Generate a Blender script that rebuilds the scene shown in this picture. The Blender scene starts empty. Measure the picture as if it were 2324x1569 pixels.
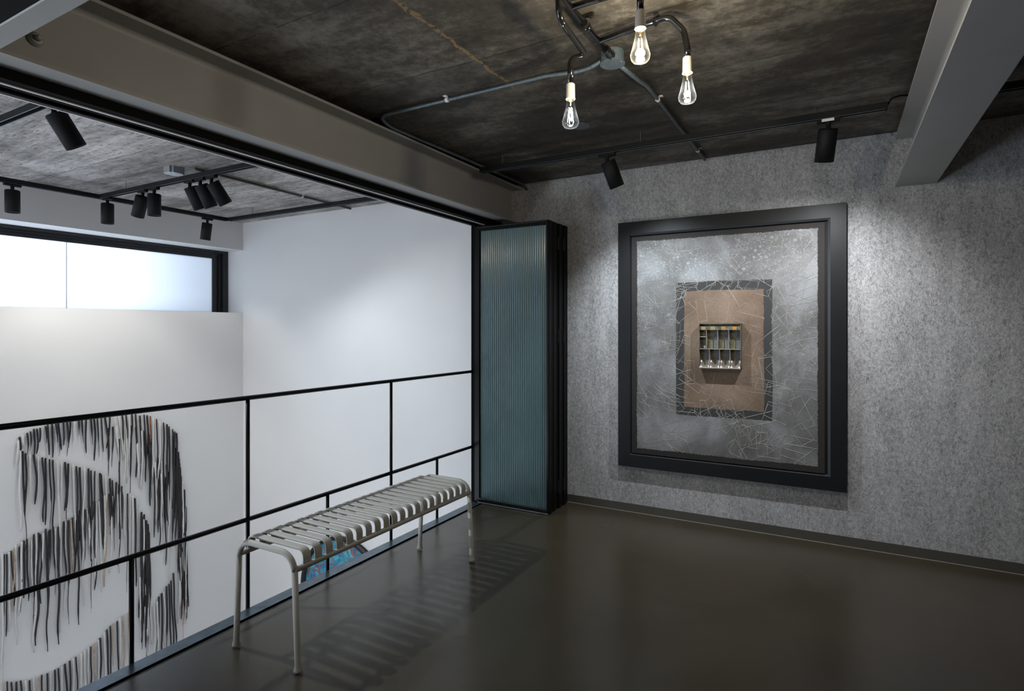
import bpy, bmesh, math, random
from mathutils import Vector, Matrix

PI = math.pi
C = bpy.context.scene.collection
scn = bpy.context.scene

# ------------------------------------------------------------------ camera
YAW = math.atan(738 / 1309.0)
CAMZ = 1.35
cam_d = bpy.data.cameras.new('camera')
cam = bpy.data.objects.new('camera', cam_d)
C.objects.link(cam)
cam.location = (0, 0, CAMZ)
cam.rotation_euler = (PI / 2, 0, YAW)
cam_d.sensor_width = 36.0
cam_d.lens = 1309.0 / 2324 * 36
cam_d.shift_y = -39.0 / 2324
cam_d.clip_start = 0.02
scn.camera = cam

# ------------------------------------------------------------------ world, exposure, area lights
w = bpy.data.worlds.new('world')
scn.world = w
w.use_nodes = True
w.node_tree.nodes['Background'].inputs[0].default_value = (0.75, 0.86, 1.0, 1)
w.node_tree.nodes['Background'].inputs[1].default_value = 0.6
scn.view_settings.view_transform = 'Standard'
scn.view_settings.look = 'None'
scn.view_settings.exposure = 0.0
scn.view_settings.gamma = 1.0
scn.view_settings.use_curve_mapping = False


def area_light(name, loc, rot, sx, sy, power, col, spread=None):
    l = bpy.data.lights.new(name, 'AREA')
    l.shape = 'RECTANGLE'
    l.size = sx
    l.size_y = sy
    l.energy = power
    l.color = col
    if spread:
        l.spread = spread
    o = bpy.data.objects.new(name, l)
    o.location = loc
    o.rotation_euler = rot
    C.objects.link(o)
    return o


# overcast daylight standing outside the clerestory window
area_light('outdoor_daylight', (-6.95, -0.1, 1.95), (0, -PI / 2, 0), 1.9, 6.9, 114, (0.78, 0.88, 1.0))
# area light added to brighten the double-height hall, behind the left picture edge
area_light('hall_fill', (-4.1, -3.3, 1.0), (-PI / 2 * 0.97, 0, 0), 2.8, 3.0, 300, (0.80, 0.88, 1.0))
# unseen area light added low in the hall to brighten beam undersides and ceilings
area_light('hall_lower_fill', (-5.7, -1.9, -1.2), (0, -PI / 2 - 0.35, 0), 2.4, 2.8, 300, (0.80, 0.89, 1.0))
# dim warm area light added behind the camera as ambient for the landing
area_light('landing_fill', (1.7, -3.2, 1.1), (-PI / 2, 0, 0.0), 2.2, 2.0, 40, (1.0, 0.95, 0.88))

# ------------------------------------------------------------------ pixel -> world helpers (layout of measured points)
FW = Vector((-math.sin(YAW), math.cos(YAW), 0))
RT = Vector((math.cos(YAW), math.sin(YAW), 0))


def ray(x, y):
    return FW + RT * ((x - 1162) / 1309.0) + Vector((0, 0, -(y - 745.5) / 1309.0))


def onX(x, y, c):
    d = ray(x, y)
    return d * (c / d.x) + Vector((0, 0, CAMZ))


def onY(x, y, c):
    d = ray(x, y)
    return d * (c / d.y) + Vector((0, 0, CAMZ))


def onZ(x, y, c):
    d = ray(x, y)
    return d * ((c - CAMZ) / d.z) + Vector((0, 0, CAMZ))


# ------------------------------------------------------------------ object helpers
def obj(name, bm, mat, parent=None, smooth=False, label=None):
    me = bpy.data.meshes.new(name)
    bmesh.ops.recalc_face_normals(bm, faces=bm.faces)
    bm.to_mesh(me)
    bm.free()
    if smooth:
        for p in me.polygons:
            p.use_smooth = True
    if mat is not None:
        me.materials.append(mat)
    o = bpy.data.objects.new(name, me)
    C.objects.link(o)
    if parent:
        o.parent = parent
    if label:
        o['label'] = label
    return o


def mesh_obj(name, me, parent=None):
    o = bpy.data.objects.new(name, me)
    C.objects.link(o)
    if parent:
        o.parent = parent
    return o


def thing(name, label, cat, loc=(0, 0, 0), rotz=0, group=None):
    o = bpy.data.objects.new(name, None)
    o.empty_display_size = 0.1
    C.objects.link(o)
    o.location = loc
    o.rotation_euler = (0, 0, rotz)
    o['label'] = label
    o['category'] = cat
    if group:
        o['group'] = group
    return o


def tag(o, label, cat, group=None):
    o['label'] = label
    o['category'] = cat
    if group:
        o['group'] = group
    return o


def struct(name, bm, m, label=None, smooth=False):
    o = obj(name, bm, m, smooth=smooth)
    o['kind'] = 'structure'
    if label:
        o['label'] = label
    return o


def box(bm, x0, x1, y0, y1, z0, z1):
    v = [bm.verts.new((x, y, z)) for x in (x0, x1) for y in (y0, y1) for z in (z0, z1)]
    for f in ((0, 1, 3, 2), (4, 6, 7, 5), (0, 4, 5, 1), (2, 3, 7, 6), (0, 2, 6, 4), (1, 5, 7, 3)):
        bm.faces.new([v[i] for i in f])
    return bm


def bbox(x0, x1, y0, y1, z0, z1, bev=0.0, seg=1):
    bm = bmesh.new()
    box(bm, min(x0, x1), max(x0, x1), min(y0, y1), max(y0, y1), min(z0, z1), max(z0, z1))
    if bev:
        bmesh.ops.bevel(bm, geom=bm.edges[:], offset=bev, segments=seg, affect='EDGES', profile=0.5)
    return bm


def round_path(pts, r, n=6):
    """insert arcs of radius r at the inner corners of a polyline"""
    pts = [Vector(p) for p in pts]
    out = [pts[0]]
    for i in range(1, len(pts) - 1):
        a, b, c = pts[i - 1], pts[i], pts[i + 1]
        u = (a - b).normalized()
        v = (c - b).normalized()
        ang = u.angle(v)
        rr = r[i - 1] if isinstance(r, (list, tuple)) else r
        t = min(rr / math.tan(ang / 2), (a - b).length * 0.49, (c - b).length * 0.49)
        p0 = b + u * t
        p1 = b + v * t
        for k in range(n + 1):
            s = k / n
            out.append((1 - s) ** 2 * p0 + 2 * s * (1 - s) * (b * 0.86 + (p0 + p1) * 0.07) + s * s * p1)
    out.append(pts[-1])
    return out


def tube(bm, pts, rad, seg=12, cap=True, up=None):
    """sweep a circle (rad number or list) along pts"""
    pts = [Vector(p) for p in pts]
    n = len(pts)
    rads = rad if isinstance(rad, (list, tuple)) else [rad] * n
    rings = []
    prev = None
    for i in range(n):
        if i == 0:
            t = pts[1] - pts[0]
        elif i == n - 1:
            t = pts[-1] - pts[-2]
        else:
            t = (pts[i + 1] - pts[i]).normalized() + (pts[i] - pts[i - 1]).normalized()
        t = t.normalized() if t.length > 1e-9 else Vector((0, 0, 1))
        if prev is None:
            ref = Vector((0, 0, 1)) if abs(t.z) < 0.9 else Vector((1, 0, 0))
            a = t.cross(ref).normalized()
        else:
            a = (prev - t * prev.dot(t))
            a = a.normalized() if a.length > 1e-6 else t.orthogonal().normalized()
        prev = a
        b = t.cross(a)
        rings.append([bm.verts.new(pts[i] + (a * math.cos(2 * PI * k / seg) + b * math.sin(2 * PI * k / seg)) * rads[i]) for k in range(seg)])
    for i in range(n - 1):
        for k in range(seg):
            bm.faces.new((rings[i][k], rings[i][(k + 1) % seg], rings[i + 1][(k + 1) % seg], rings[i + 1][k]))
    if cap:
        bm.faces.new(rings[0][::-1])
        bm.faces.new(rings[-1])
    return bm


def lathe(bm, prof, seg=24, origin=(0, 0, 0), axis=None, cap=True):
    """revolve (r,z) profile around axis through origin"""
    M = Matrix.Translation(origin)
    if axis is not None:
        q = Vector((0, 0, 1)).rotation_difference(Vector(axis).normalized())
        M = M @ q.to_matrix().to_4x4()
    rings = []
    for r, z in prof:
        if r < 1e-6:
            rings.append([bm.verts.new(M @ Vector((0, 0, z)))])
        else:
            rings.append([bm.verts.new(M @ Vector((r * math.cos(2 * PI * k / seg), r * math.sin(2 * PI * k / seg), z))) for k in range(seg)])
    for A, B in zip(rings[:-1], rings[1:]):
        for k in range(seg):
            k2 = (k + 1) % seg
            if len(A) == 1 and len(B) > 1:
                bm.faces.new((A[0], B[k2], B[k]))
            elif len(B) == 1 and len(A) > 1:
                bm.faces.new((A[k], A[k2], B[0]))
            elif len(A) > 1:
                bm.faces.new((A[k], A[k2], B[k2], B[k]))
    if cap:
        if len(rings[0]) > 1:
            bm.faces.new(rings[0][::-1])
        if len(rings[-1]) > 1:
            bm.faces.new(rings[-1])
    return bm


def extrude_profile(prof, axis, a, b):
    """prof: list of 2D points; axis 'Y' -> prof=(x,z); axis 'X' -> prof=(y,z)"""
    bm = bmesh.new()
    if axis == 'Y':
        A = [bm.verts.new((p[0], a, p[1])) for p in prof]
        B = [bm.verts.new((p[0], b, p[1])) for p in prof]
    else:
        A = [bm.verts.new((a, p[0], p[1])) for p in prof]
        B = [bm.verts.new((b, p[0], p[1])) for p in prof]
    n = len(prof)
    bm.faces.new(A)
    bm.faces.new(B[::-1])
    for i in range(n):
        bm.faces.new((A[i], B[i], B[(i + 1) % n], A[(i + 1) % n]))
    return bm


# ------------------------------------------------------------------ material helpers
def newmat(name):
    m = bpy.data.materials.new(name)
    m.use_nodes = True
    nt = m.node_tree
    b = nt.nodes['Principled BSDF']
    return m, nt, b


def N(nt, typ, **kw):
    n = nt.nodes.new(typ)
    for k, v in kw.items():
        setattr(n, k, v)
    return n


def L(nt, a, b):
    nt.links.new(a, b)


def objcoord(nt, scale=(1, 1, 1), loc=(0, 0, 0)):
    tc = N(nt, 'ShaderNodeTexCoord')
    mp = N(nt, 'ShaderNodeMapping')
    mp.inputs['Scale'].default_value = scale
    mp.inputs['Location'].default_value = loc
    L(nt, tc.outputs['Object'], mp.inputs[0])
    return mp.outputs[0]


def noise(nt, vec, scale, detail=4, rough=0.5, dist=0.0):
    n = N(nt, 'ShaderNodeTexNoise')
    n.inputs['Scale'].default_value = scale
    n.inputs['Detail'].default_value = detail
    n.inputs['Roughness'].default_value = rough
    n.inputs['Distortion'].default_value = dist
    L(nt, vec, n.inputs['Vector'])
    return n.outputs['Fac']


def ramp(nt, fac, stops):
    r = N(nt, 'ShaderNodeValToRGB')
    e = r.color_ramp.elements
    while len(e) < len(stops):
        e.new(0.5)
    for i, (p, c) in enumerate(stops):
        e[i].position = p
        e[i].color = tuple(c) + (1,) if len(c) == 3 else c
    L(nt, fac, r.inputs[0])
    return r.outputs[0]


def mixc(nt, fac, a, b, mode='MIX'):
    m = N(nt, 'ShaderNodeMix', data_type='RGBA', blend_type=mode)
    for s, v in ((0, fac), (6, a), (7, b)):
        if isinstance(v, (int, float)):
            m.inputs[s].default_value = v
        elif isinstance(v, (tuple, list)):
            m.inputs[s].default_value = tuple(v) + (1,) if len(v) == 3 else v
        else:
            L(nt, v, m.inputs[s])
    return m.outputs[2]


def math_(nt, op, a, b=None, c=None, clamp=False):
    m = N(nt, 'ShaderNodeMath', operation=op)
    m.use_clamp = clamp
    for i, v in enumerate((a, b, c)):
        if v is None:
            continue
        if isinstance(v, (int, float)):
            m.inputs[i].default_value = v
        else:
            L(nt, v, m.inputs[i])
    return m.outputs[0]


def bump(nt, b, h, strength=0.2, dist=0.01):
    n = N(nt, 'ShaderNodeBump')
    n.inputs['Strength'].default_value = strength
    n.inputs['Distance'].default_value = dist
    L(nt, h, n.inputs['Height'])
    L(nt, n.outputs[0], b.inputs['Normal'])


def simple(name, col, rough=0.5, metal=0.0, spec=0.5, coat=0.0, var=0.0, vscale=30, bumpk=0.0, bscale=200):
    m, nt, b = newmat(name)
    b.inputs['Roughness'].default_value = rough
    b.inputs['Metallic'].default_value = metal
    b.inputs['Specular IOR Level'].default_value = spec
    b.inputs['Coat Weight'].default_value = coat
    v = objcoord(nt)
    n = noise(nt, v, vscale, 4)
    k = 1 + var
    c0 = tuple(max(0, x / k) for x in col)
    c1 = tuple(min(1, x * k) for x in col)
    L(nt, ramp(nt, n, [(0.3, c0), (0.7, c1)]), b.inputs['Base Color'])
    if bumpk:
        bump(nt, b, noise(nt, v, bscale, 3), bumpk, 0.002)
    return m


def sep(nt, vec):
    s = N(nt, 'ShaderNodeSeparateXYZ')
    L(nt, vec, s.inputs[0])
    return s.outputs


# concrete ceilings ------------------------------------------------------
def concrete(name, dark, mid, light, warm, k_streak=1.0, sy=6.0, thr=0.6, scuff=0.45, sthr=0.66):
    m, nt, b = newmat(name)
    v = objcoord(nt)
    vs = objcoord(nt, (0.8, sy, 1))       # formwork grain: long in X
    big = noise(nt, v, 1.3, 5, 0.55, 0.4)
    med = noise(nt, vs, 2.2, 8, 0.62, 0.3)
    fine = noise(nt, v, 26, 10, 0.72)
    streak = noise(nt, objcoord(nt, (5, 46, 1)), 1.6, 6, 0.7, 0.6)
    s1 = math_(nt, 'MULTIPLY_ADD', med, 0.55, math_(nt, 'MULTIPLY', big, 0.45))
    s2 = math_(nt, 'MULTIPLY_ADD', fine, 0.30, math_(nt, 'MULTIPLY', s1, 0.72))
    col = ramp(nt, s2, [(0.40, dark), (0.50, mid), (0.61, light)])
    # board-marked bays: every bay has a slightly different tone, dark joint between them
    x, y, z = sep(nt, v)
    wob = math_(nt, 'MULTIPLY_ADD', noise(nt, v, 3, 3), 0.05, y)
    yb = math_(nt, 'DIVIDE', math_(nt, 'ADD', wob, 0.305), 0.61)
    fl = math_(nt, 'FLOOR', yb)
    fr = math_(nt, 'FRACT', yb)
    wn = N(nt, 'ShaderNodeTexWhiteNoise', noise_dimensions='1D')
    L(nt, fl, wn.inputs['W'])
    tone = math_(nt, 'MULTIPLY_ADD', wn.outputs['Value'], 0.42, 0.76)
    tc = N(nt, 'ShaderNodeCombineColor')
    for i in range(3):
        L(nt, tone, tc.inputs[i])
    col = mixc(nt, 1.0, col, tc.outputs[0], 'MULTIPLY')
    j = math_(nt, 'LESS_THAN', fr, 0.012)
    jn = math_(nt, 'MULTIPLY', j, math_(nt, 'GREATER_THAN', noise(nt, v, 5, 4), 0.47))
    col = mixc(nt, math_(nt, 'MULTIPLY', jn, 0.6), col, tuple(c * 0.35 for c in dark))
    # dark drag marks
    st = math_(nt, 'MULTIPLY', math_(nt, 'GREATER_THAN', streak, thr), 0.75 * k_streak)
    col = mixc(nt, st, col, tuple(c * 0.45 for c in dark))
    # pale scuffs
    sc = noise(nt, objcoord(nt, (1, 2.5, 1), (4, 1, 0)), 9, 12, 0.78, 1.2)
    col = mixc(nt, math_(nt, 'MULTIPLY', math_(nt, 'GREATER_THAN', sc, sthr), scuff), col, light)
    # warm leached crack running in Y
    cx = math_(nt, 'ABSOLUTE', math_(nt, 'ADD', math_(nt, 'MULTIPLY_ADD', noise(nt, v, 12, 6), 0.05, x), warm[0]))
    crack = math_(nt, 'MULTIPLY', math_(nt, 'LESS_THAN', cx, math_(nt, 'MULTIPLY', noise(nt, v, 14, 5), warm[1])), math_(nt, 'MULTIPLY', math_(nt, 'LESS_THAN', y, warm[2]), math_(nt, 'GREATER_THAN', y, warm[4])))
    crack = math_(nt, 'MULTIPLY', crack, math_(nt, 'GREATER_THAN', noise(nt, v, 40, 4), 0.45))
    col = mixc(nt, math_(nt, 'MULTIPLY', crack, 0.8), col, warm[3])
    L(nt, col, b.inputs['Base Color'])
    b.inputs['Roughness'].default_value = 0.62
    b.inputs['Specular IOR Level'].default_value = 0.35
    h = math_(nt, 'ADD', math_(nt, 'MULTIPLY', fine, 0.6), math_(nt, 'MULTIPLY', streak, 0.4))
    bump(nt, b, h, 0.5, 0.006)
    return m


M = {}
M['concrete_dark'] = concrete('concrete_dark', (0.016, 0.014, 0.010), (0.050, 0.043, 0.033), (0.16, 0.145, 0.12),
                              (1.347, 0.02, 2.45, (0.22, 0.14, 0.06), -9), 0.25, 2.2, 0.64, 0.5, 0.63)
M['concrete_pale'] = concrete('concrete_pale', (0.12, 0.108, 0.10), (0.30, 0.28, 0.265), (0.58, 0.55, 0.53),
                              (4.055, 0.075, 3.25, (0.10, 0.065, 0.035), 2.5), 1.15, 6.0, 0.585)

# polished floor
m, nt, b = newmat('polished_floor')
v = objcoord(nt)
n1 = noise(nt, v, 1.6, 6, 0.6, 0.5)
n2 = noise(nt, v, 9, 3, 0.6)
col = ramp(nt, math_(nt, 'MULTIPLY_ADD', n2, 0.2, math_(nt, 'MULTIPLY', n1, 0.8)), [(0.35, (0.036, 0.029, 0.018)), (0.65, (0.049, 0.040, 0.026))])
L(nt, col, b.inputs['Base Color'])
rr = math_(nt, 'MULTIPLY_ADD', noise(nt, v, 2.5, 2, 0.5), 0.08, 0.25)
L(nt, rr, b.inputs['Roughness'])
b.inputs['Specular IOR Level'].default_value = 0.5
b.inputs['Coat Weight'].default_value = 0.15
b.inputs['Coat Roughness'].default_value = 0.2
M['floor'] = m

# felt
m, nt, b = newmat('grey_felt')
vf = objcoord(nt, (1.0, 1.0, 0.55))
f1 = noise(nt, vf, 95, 6, 0.75, 1.2)
f2 = noise(nt, objcoord(nt, (1.0, 1.0, 0.8), (3, 1, 2)), 260, 5, 0.8, 2.0)
f3 = noise(nt, objcoord(nt, (1.0, 1.0, 0.3)), 9, 4, 0.6)
f = math_(nt, 'ADD', math_(nt, 'MULTIPLY', f1, 0.5), math_(nt, 'MULTIPLY', f2, 0.38))
f = math_(nt, 'MULTIPLY_ADD', f3, 0.12, f)
L(nt, ramp(nt, f, [(0.38, (0.09, 0.09, 0.094)), (0.47, (0.27, 0.27, 0.275)), (0.57, (0.52, 0.52, 0.525))]), b.inputs['Base Color'])
b.inputs['Roughness'].default_value = 0.95
b.inputs['Specular IOR Level'].default_value = 0.1
b.inputs['Sheen Weight'].default_value = 0.15
bump(nt, b, f2, 0.35, 0.003)
M['felt'] = m

M['white_wall'] = simple('white_wall_paint', (0.80, 0.80, 0.80), 0.7, spec=0.3, var=0.01, vscale=3, bumpk=0.04, bscale=120)
M['soffit'] = simple('soffit_paint', (0.74, 0.73, 0.72), 0.75, spec=0.2, var=0.01, vscale=3)
M['beam'] = simple('grey_beam_paint', (0.31, 0.305, 0.295), 0.5, var=0.03, vscale=6, bumpk=0.08, bscale=60)
M['black_steel'] = simple('black_painted_steel', (0.004, 0.004, 0.004), 0.35, spec=0.13, var=0.1, vscale=20)
M['track_black'] = simple('dull_black_channel', (0.003, 0.003, 0.003), 0.7, spec=0.08)  # near-black, rough and barely reflective
M['black_matte'] = simple('matte_black_powder_coat', (0.008, 0.008, 0.009), 0.55, spec=0.25, var=0.08, vscale=40)
M['can_black'] = simple('matte_black_lamp_paint', (0.008, 0.008, 0.009), 0.62, spec=0.2, var=0.05)
M['gloss_black'] = simple('gloss_black_pipe', (0.006, 0.006, 0.006), 0.12, spec=0.6, coat=0.6)
M['hall_floor'] = simple('pale_hall_floor', (0.42, 0.41, 0.40), 0.4, var=0.05)
M['dark_room'] = simple('grey_room_wall', (0.22, 0.21, 0.20), 0.8)
M['plate'] = simple('blackened_steel_plate', (0.10, 0.135, 0.165), 0.28, metal=0.7, var=0.25, vscale=18, bumpk=0.05, bscale=40)
M['alu'] = simple('aluminium', (0.78, 0.78, 0.80), 0.45, metal=0.0, var=0.03)
M['galv'] = simple('galvanised_steel', (0.11, 0.14, 0.155), 0.45, metal=0.4, var=0.25, vscale=70)
M['bench'] = simple('sky_grey_powder_coat', (0.35, 0.342, 0.312), 0.55, spec=0.35, var=0.02, vscale=60, bumpk=0.1, bscale=900)
M['porcelain'] = simple('white_porcelain', (0.62, 0.58, 0.53), 0.25, coat=0.4, var=0.02)
M['brass'] = simple('brass', (0.75, 0.55, 0.25), 0.3, metal=1.0)
M['baseboard'] = simple('taupe_skirting', (0.062, 0.058, 0.048), 0.45, var=0.08, vscale=9)
M['seal'] = simple('pale_floor_seal', (0.30, 0.27, 0.22), 0.5, var=0.1, vscale=50)
M['groove'] = simple('black_rubber_groove', (0.003, 0.003, 0.003), 0.8)
M['label'] = simple('white_label', (0.75, 0.74, 0.70), 0.6)
M['grey_plastic'] = simple('grey_plastic_box', (0.30, 0.31, 0.32), 0.5, var=0.04)
M['pale_face'] = simple('pale_box_cover', (0.62, 0.68, 0.72), 0.4, var=0.03)
M['frame_black'] = simple('satin_black_frame', (0.009, 0.010, 0.011), 0.45, spec=0.2, var=0.1, vscale=12)
M['frame_lip'] = simple('satin_black_frame_lip', (0.035, 0.039, 0.045), 0.32, spec=0.5, var=0.05)
M['window_frame'] = simple('black_window_frame', (0.012, 0.011, 0.014), 0.4, spec=0.5, var=0.1)
M['blocker_ext'] = simple('outside_blocker_dark', (0.10, 0.10, 0.11), 0.9, var=0.1, vscale=4)


def emis(name, col, strength):
    m, nt, b = newmat(name)
    b.inputs['Base Color'].default_value = tuple(col) + (1,)
    b.inputs['Emission Color'].default_value = tuple(col) + (1,)
    b.inputs['Emission Strength'].default_value = strength
    return m


M['lens'] = emis('lit_spot_lens', (1.0, 0.98, 0.92), 6.0)
M['filament'] = emis('lit_filament', (1.0, 0.86, 0.62), 25.0)
M['filament_cool'] = emis('lit_filament_white', (0.95, 0.97, 1.0), 25.0)

# bulb glass
m, nt, b = newmat('bulb_glass')
nt.nodes.remove(b)
out = nt.nodes['Material Output']
tr = N(nt, 'ShaderNodeBsdfTransparent')
tr.inputs[0].default_value = (0.97, 0.98, 0.97, 1)
gl = N(nt, 'ShaderNodeBsdfGlossy')
gl.inputs['Roughness'].default_value = 0.03
lw = N(nt, 'ShaderNodeLayerWeight')
lw.inputs[0].default_value = 0.35
mx = N(nt, 'ShaderNodeMixShader')
df = N(nt, 'ShaderNodeBsdfTranslucent')
df.inputs[0].default_value = (0.9, 0.95, 0.95, 1)
mh = N(nt, 'ShaderNodeMixShader')
L(nt, math_(nt, 'MULTIPLY_ADD', math_(nt, 'POWER', lw.outputs['Facing'], 2.5), 0.030, 0.0008), mh.inputs[0])  # edge translucency added in place of filament reflections in the glass
L(nt, tr.outputs[0], mh.inputs[1])
L(nt, df.outputs[0], mh.inputs[2])
L(nt, math_(nt, 'MULTIPLY_ADD', math_(nt, 'POWER', lw.outputs['Facing'], 2.0), 0.6, 0.04), mx.inputs[0])
L(nt, mh.outputs[0], mx.inputs[1])
L(nt, gl.outputs[0], mx.inputs[2])
L(nt, mx.outputs[0], out.inputs[0])
M['bulb_glass'] = m

# frosted window pane: diffusing daylight from outside
m, nt, b = newmat('frosted_window_glass')
nt.nodes.remove(b)
out = nt.nodes['Material Output']
tl = N(nt, 'ShaderNodeBsdfTranslucent')
tl.inputs[0].default_value = (0.93, 0.96, 1.0, 1)
tp = N(nt, 'ShaderNodeBsdfTransparent')
tp.inputs[0].default_value = (0.93, 0.96, 1.0, 1)
gl = N(nt, 'ShaderNodeBsdfGlossy')
gl.inputs['Roughness'].default_value = 0.05
m1 = N(nt, 'ShaderNodeMixShader')
m1.inputs[0].default_value = 0.10
L(nt, tl.outputs[0], m1.inputs[1])
L(nt, tp.outputs[0], m1.inputs[2])
m2 = N(nt, 'ShaderNodeMixShader')
m2.inputs[0].default_value = 0.05
L(nt, m1.outputs[0], m2.inputs[1])
L(nt, gl.outputs[0], m2.inputs[2])
L(nt, m2.outputs[0], out.inputs[0])
M['pane'] = m

# reeded door glass
m, nt, b = newmat('reeded_teal_glass')
v = objcoord(nt)
n = noise(nt, v, 2.0, 3)
L(nt, ramp(nt, n, [(0.3, (0.10, 0.18, 0.195)), (0.7, (0.125, 0.21, 0.225))]), b.inputs['Base Color'])
b.inputs['Roughness'].default_value = 0.2
b.inputs['Specular IOR Level'].default_value = 0.7
b.inputs['Transmission Weight'].default_value = 0.25
b.inputs['IOR'].default_value = 1.45
M['reeded'] = m

# ------------------------------------------------------------------ structure
D = 4.123        # felt wall / white wall plane
CE = 2.522       # ceiling
XV = -5.763      # window wall of the hall
XE = -2.473      # edge of the landing
ZL = -3.0

floor = struct('floor', bbox(-2.372, 3.6, -3.5, D, -0.30, 0.0), M['floor'])
bm = bmesh.new()
box(bm, XE, -2.396, -3.5, D, -0.30, 0.0)
struct('trim_1', bm, M['plate'])                                  # steel edge plate
bm = bmesh.new()
box(bm, -2.396, -2.372, -3.5, D, -0.30, -0.012)
struct('trim_2', bm, M['groove'])                                 # door guide channel
bm = bmesh.new()
box(bm, -2.399, -2.396, -3.5, D, -0.01, 0.002)
box(bm, -2.372, -2.3695, -3.5, D, -0.01, 0.0015)
struct('trim_3', bm, M['galv'])                                   # metal lips of the channel

struct('floor_lower', bbox(-6.4, -2.43, -3.5, D, ZL - 0.1, ZL), M['hall_floor'])
struct('ceiling', bbox(-2.40, 3.6, -3.5, D + 0.02, CE, CE + 0.2), M['concrete_dark'])
struct('ceiling_hall', bbox(-6.4, -2.40, -3.5, D + 0.02, CE, CE + 0.2), M['concrete_pale'])
struct('wall_back', bbox(-2.43, 3.6, D, D + 0.2, 0.061, CE), M['felt'])
struct('wall_back_hall', bbox(-6.35, -2.43, D, D + 0.2, ZL, CE), M['white_wall'])
struct('baseboard_back', bbox(-2.43, 3.6, D - 0.001, D + 0.2, 0.0, 0.060), M['baseboard'])
struct('trim_4', bbox(-2.0, 3.6, D - 0.005, D, 0.0, 0.0025), M['seal'])
struct('wall_left', bbox(XV - 0.55, XV, -3.5, D, ZL, 1.522), M['white_wall'])
struct('wall_left_soffit', bbox(XV - 0.27, XV, -3.5, D, 2.218, CE), M['soffit'])
struct('wall_right', bbox(3.4, 3.6, -3.5, D, 0, CE), M['dark_room'])
struct('wall_front', bbox(-6.35, 3.6, -3.7, -3.5, ZL, CE), M['dark_room'])
struct('wall_under_landing', bbox(-2.44, -2.40, -3.5, D, ZL, -0.30), M['white_wall'])
struct('wall_daylight_blocker', bbox(-7.7, -6.35, D - 0.02, D + 0.2, 0.5, 4.2), M['blocker_ext'])  # unseen wall, kept dark to dim the window towards its right end

# window_1: black frame with stepped profile, frosted panes
XW = -6.024
win = bpy.data.objects.new('window_1', None)
C.objects.link(win)
win.location = (XW, 1, 1.9)
win['kind'] = 'structure'


def wobj(name, bm, m):
    o = obj(name, bm, m, win)
    o.matrix_parent_inverse = Matrix.Translation((-XW, -1, -1.9))
    return o


def wframe():
    bm = bmesh.new()
    y0, y1 = -3.5, D - 0.001
    gy = 3.967   # glass edge
    for (xa, xb, za, zb, yr) in ((XW - 0.03, XW + 0.0, 2.19, 2.2175, 4.06), (XW - 0.05, XW - 0.03, 2.165, 2.2175, 4.03), (XW - 0.075, XW - 0.05, 2.131, 2.2175, gy)):
        box(bm, xa, xb, y0, y1, za, zb)                       # head
        box(bm, xa, xb, yr, y1, 1.50, za)                     # right jamb
        box(bm, xa, xb, y0, y1, 1.50, 1.53 - (2.19 - za) * 0)  # sill
    box(bm, XW - 0.012, XW - 0.002, 4.085, 4.095, 1.5, 2.19)
    return bm


wobj('window_frame', wframe(), M['window_frame'])
bm = bmesh.new()
box(bm, XW - 0.049, XW - 0.047, -3.4, D, 2.163, 2.166)
box(bm, XW - 0.0505, XW - 0.0495, 4.035, 4.039, 1.53, 2.165)
wobj('frame_bead', bm, M['frame_lip'])
ys = [-3.5, -1.5, 0.55, 2.571, 3.97]
for i in range(4):
    wobj('pane', bbox(XW - 0.068, XW - 0.062, ys[i] + 0.0015, ys[i + 1] - 0.0015, 1.50, 2.14), M['pane'])
for y in ys[1:4]:
    wobj('joint_seal', bbox(XW - 0.070, XW - 0.060, y - 0.0015, y + 0.0015, 1.52, 2.14), M['galv'])


# ------------------------------------------------------------------ steel beams
def hprof(cx, zb, zt, hw, tf=0.013, tw=0.005, r=0.02):
    def arc(cxx, czz, a0, a1):
        return [(cxx + r * math.cos(a0 + (a1 - a0) * k / 5), czz + r * math.sin(a0 + (a1 - a0) * k / 5)) for k in range(6)]
    p = [(cx - hw, zb), (cx + hw, zb), (cx + hw, zb + tf)]
    p += arc(cx + tw + r, zb + tf + r, -PI / 2, -PI)
    p += arc(cx + tw + r, zt - tf - r, PI, PI / 2)
    p += [(cx + hw, zt - tf), (cx + hw, zt), (cx - hw, zt), (cx - hw, zt - tf)]
    p += arc(cx - tw - r, zt - tf - r, PI / 2, 0)
    p += arc(cx - tw - r, zb + tf + r, 0, -PI / 2)
    p += [(cx - hw, zb + tf)]
    return p


ZB = 2.194
bl = tag(obj('steel_beam', extrude_profile(hprof(-2.334, ZB, 2.487, 0.108), 'Y', -3.5, D), M['beam']),
         'grey painted steel beam running along the open edge above the railing', 'beam')
br = tag(obj('steel_beam', extrude_profile(hprof(0.402, ZB, 2.489, 0.100), 'Y', -3.5, D), M['beam']),
         'wide grey painted steel beam meeting the felt wall right of the framed picture', 'beam')
bc = tag(obj('steel_beam', extrude_profile(hprof(0.656, ZB, 2.487, 0.102), 'X', -2.225, 0.300), M['beam']),
         'pale grey cross beam at the top left corner of the picture', 'beam')
bm = bmesh.new()
box(bm, -2.40, -2.285, -3.5, D, 2.487, CE)
box(bm, 0.345, 0.455, -3.5, D, 2.489, CE)
struct('trim_5', bm, M['black_matte'])                            # packing between beams and slab; the left one added against hall light leaks
bm = bmesh.new()
box(bm, -2.226, 0.30, 0.60, 0.712, 2.487, CE)
struct('trim_6', bm, M['black_matte'])
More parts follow.
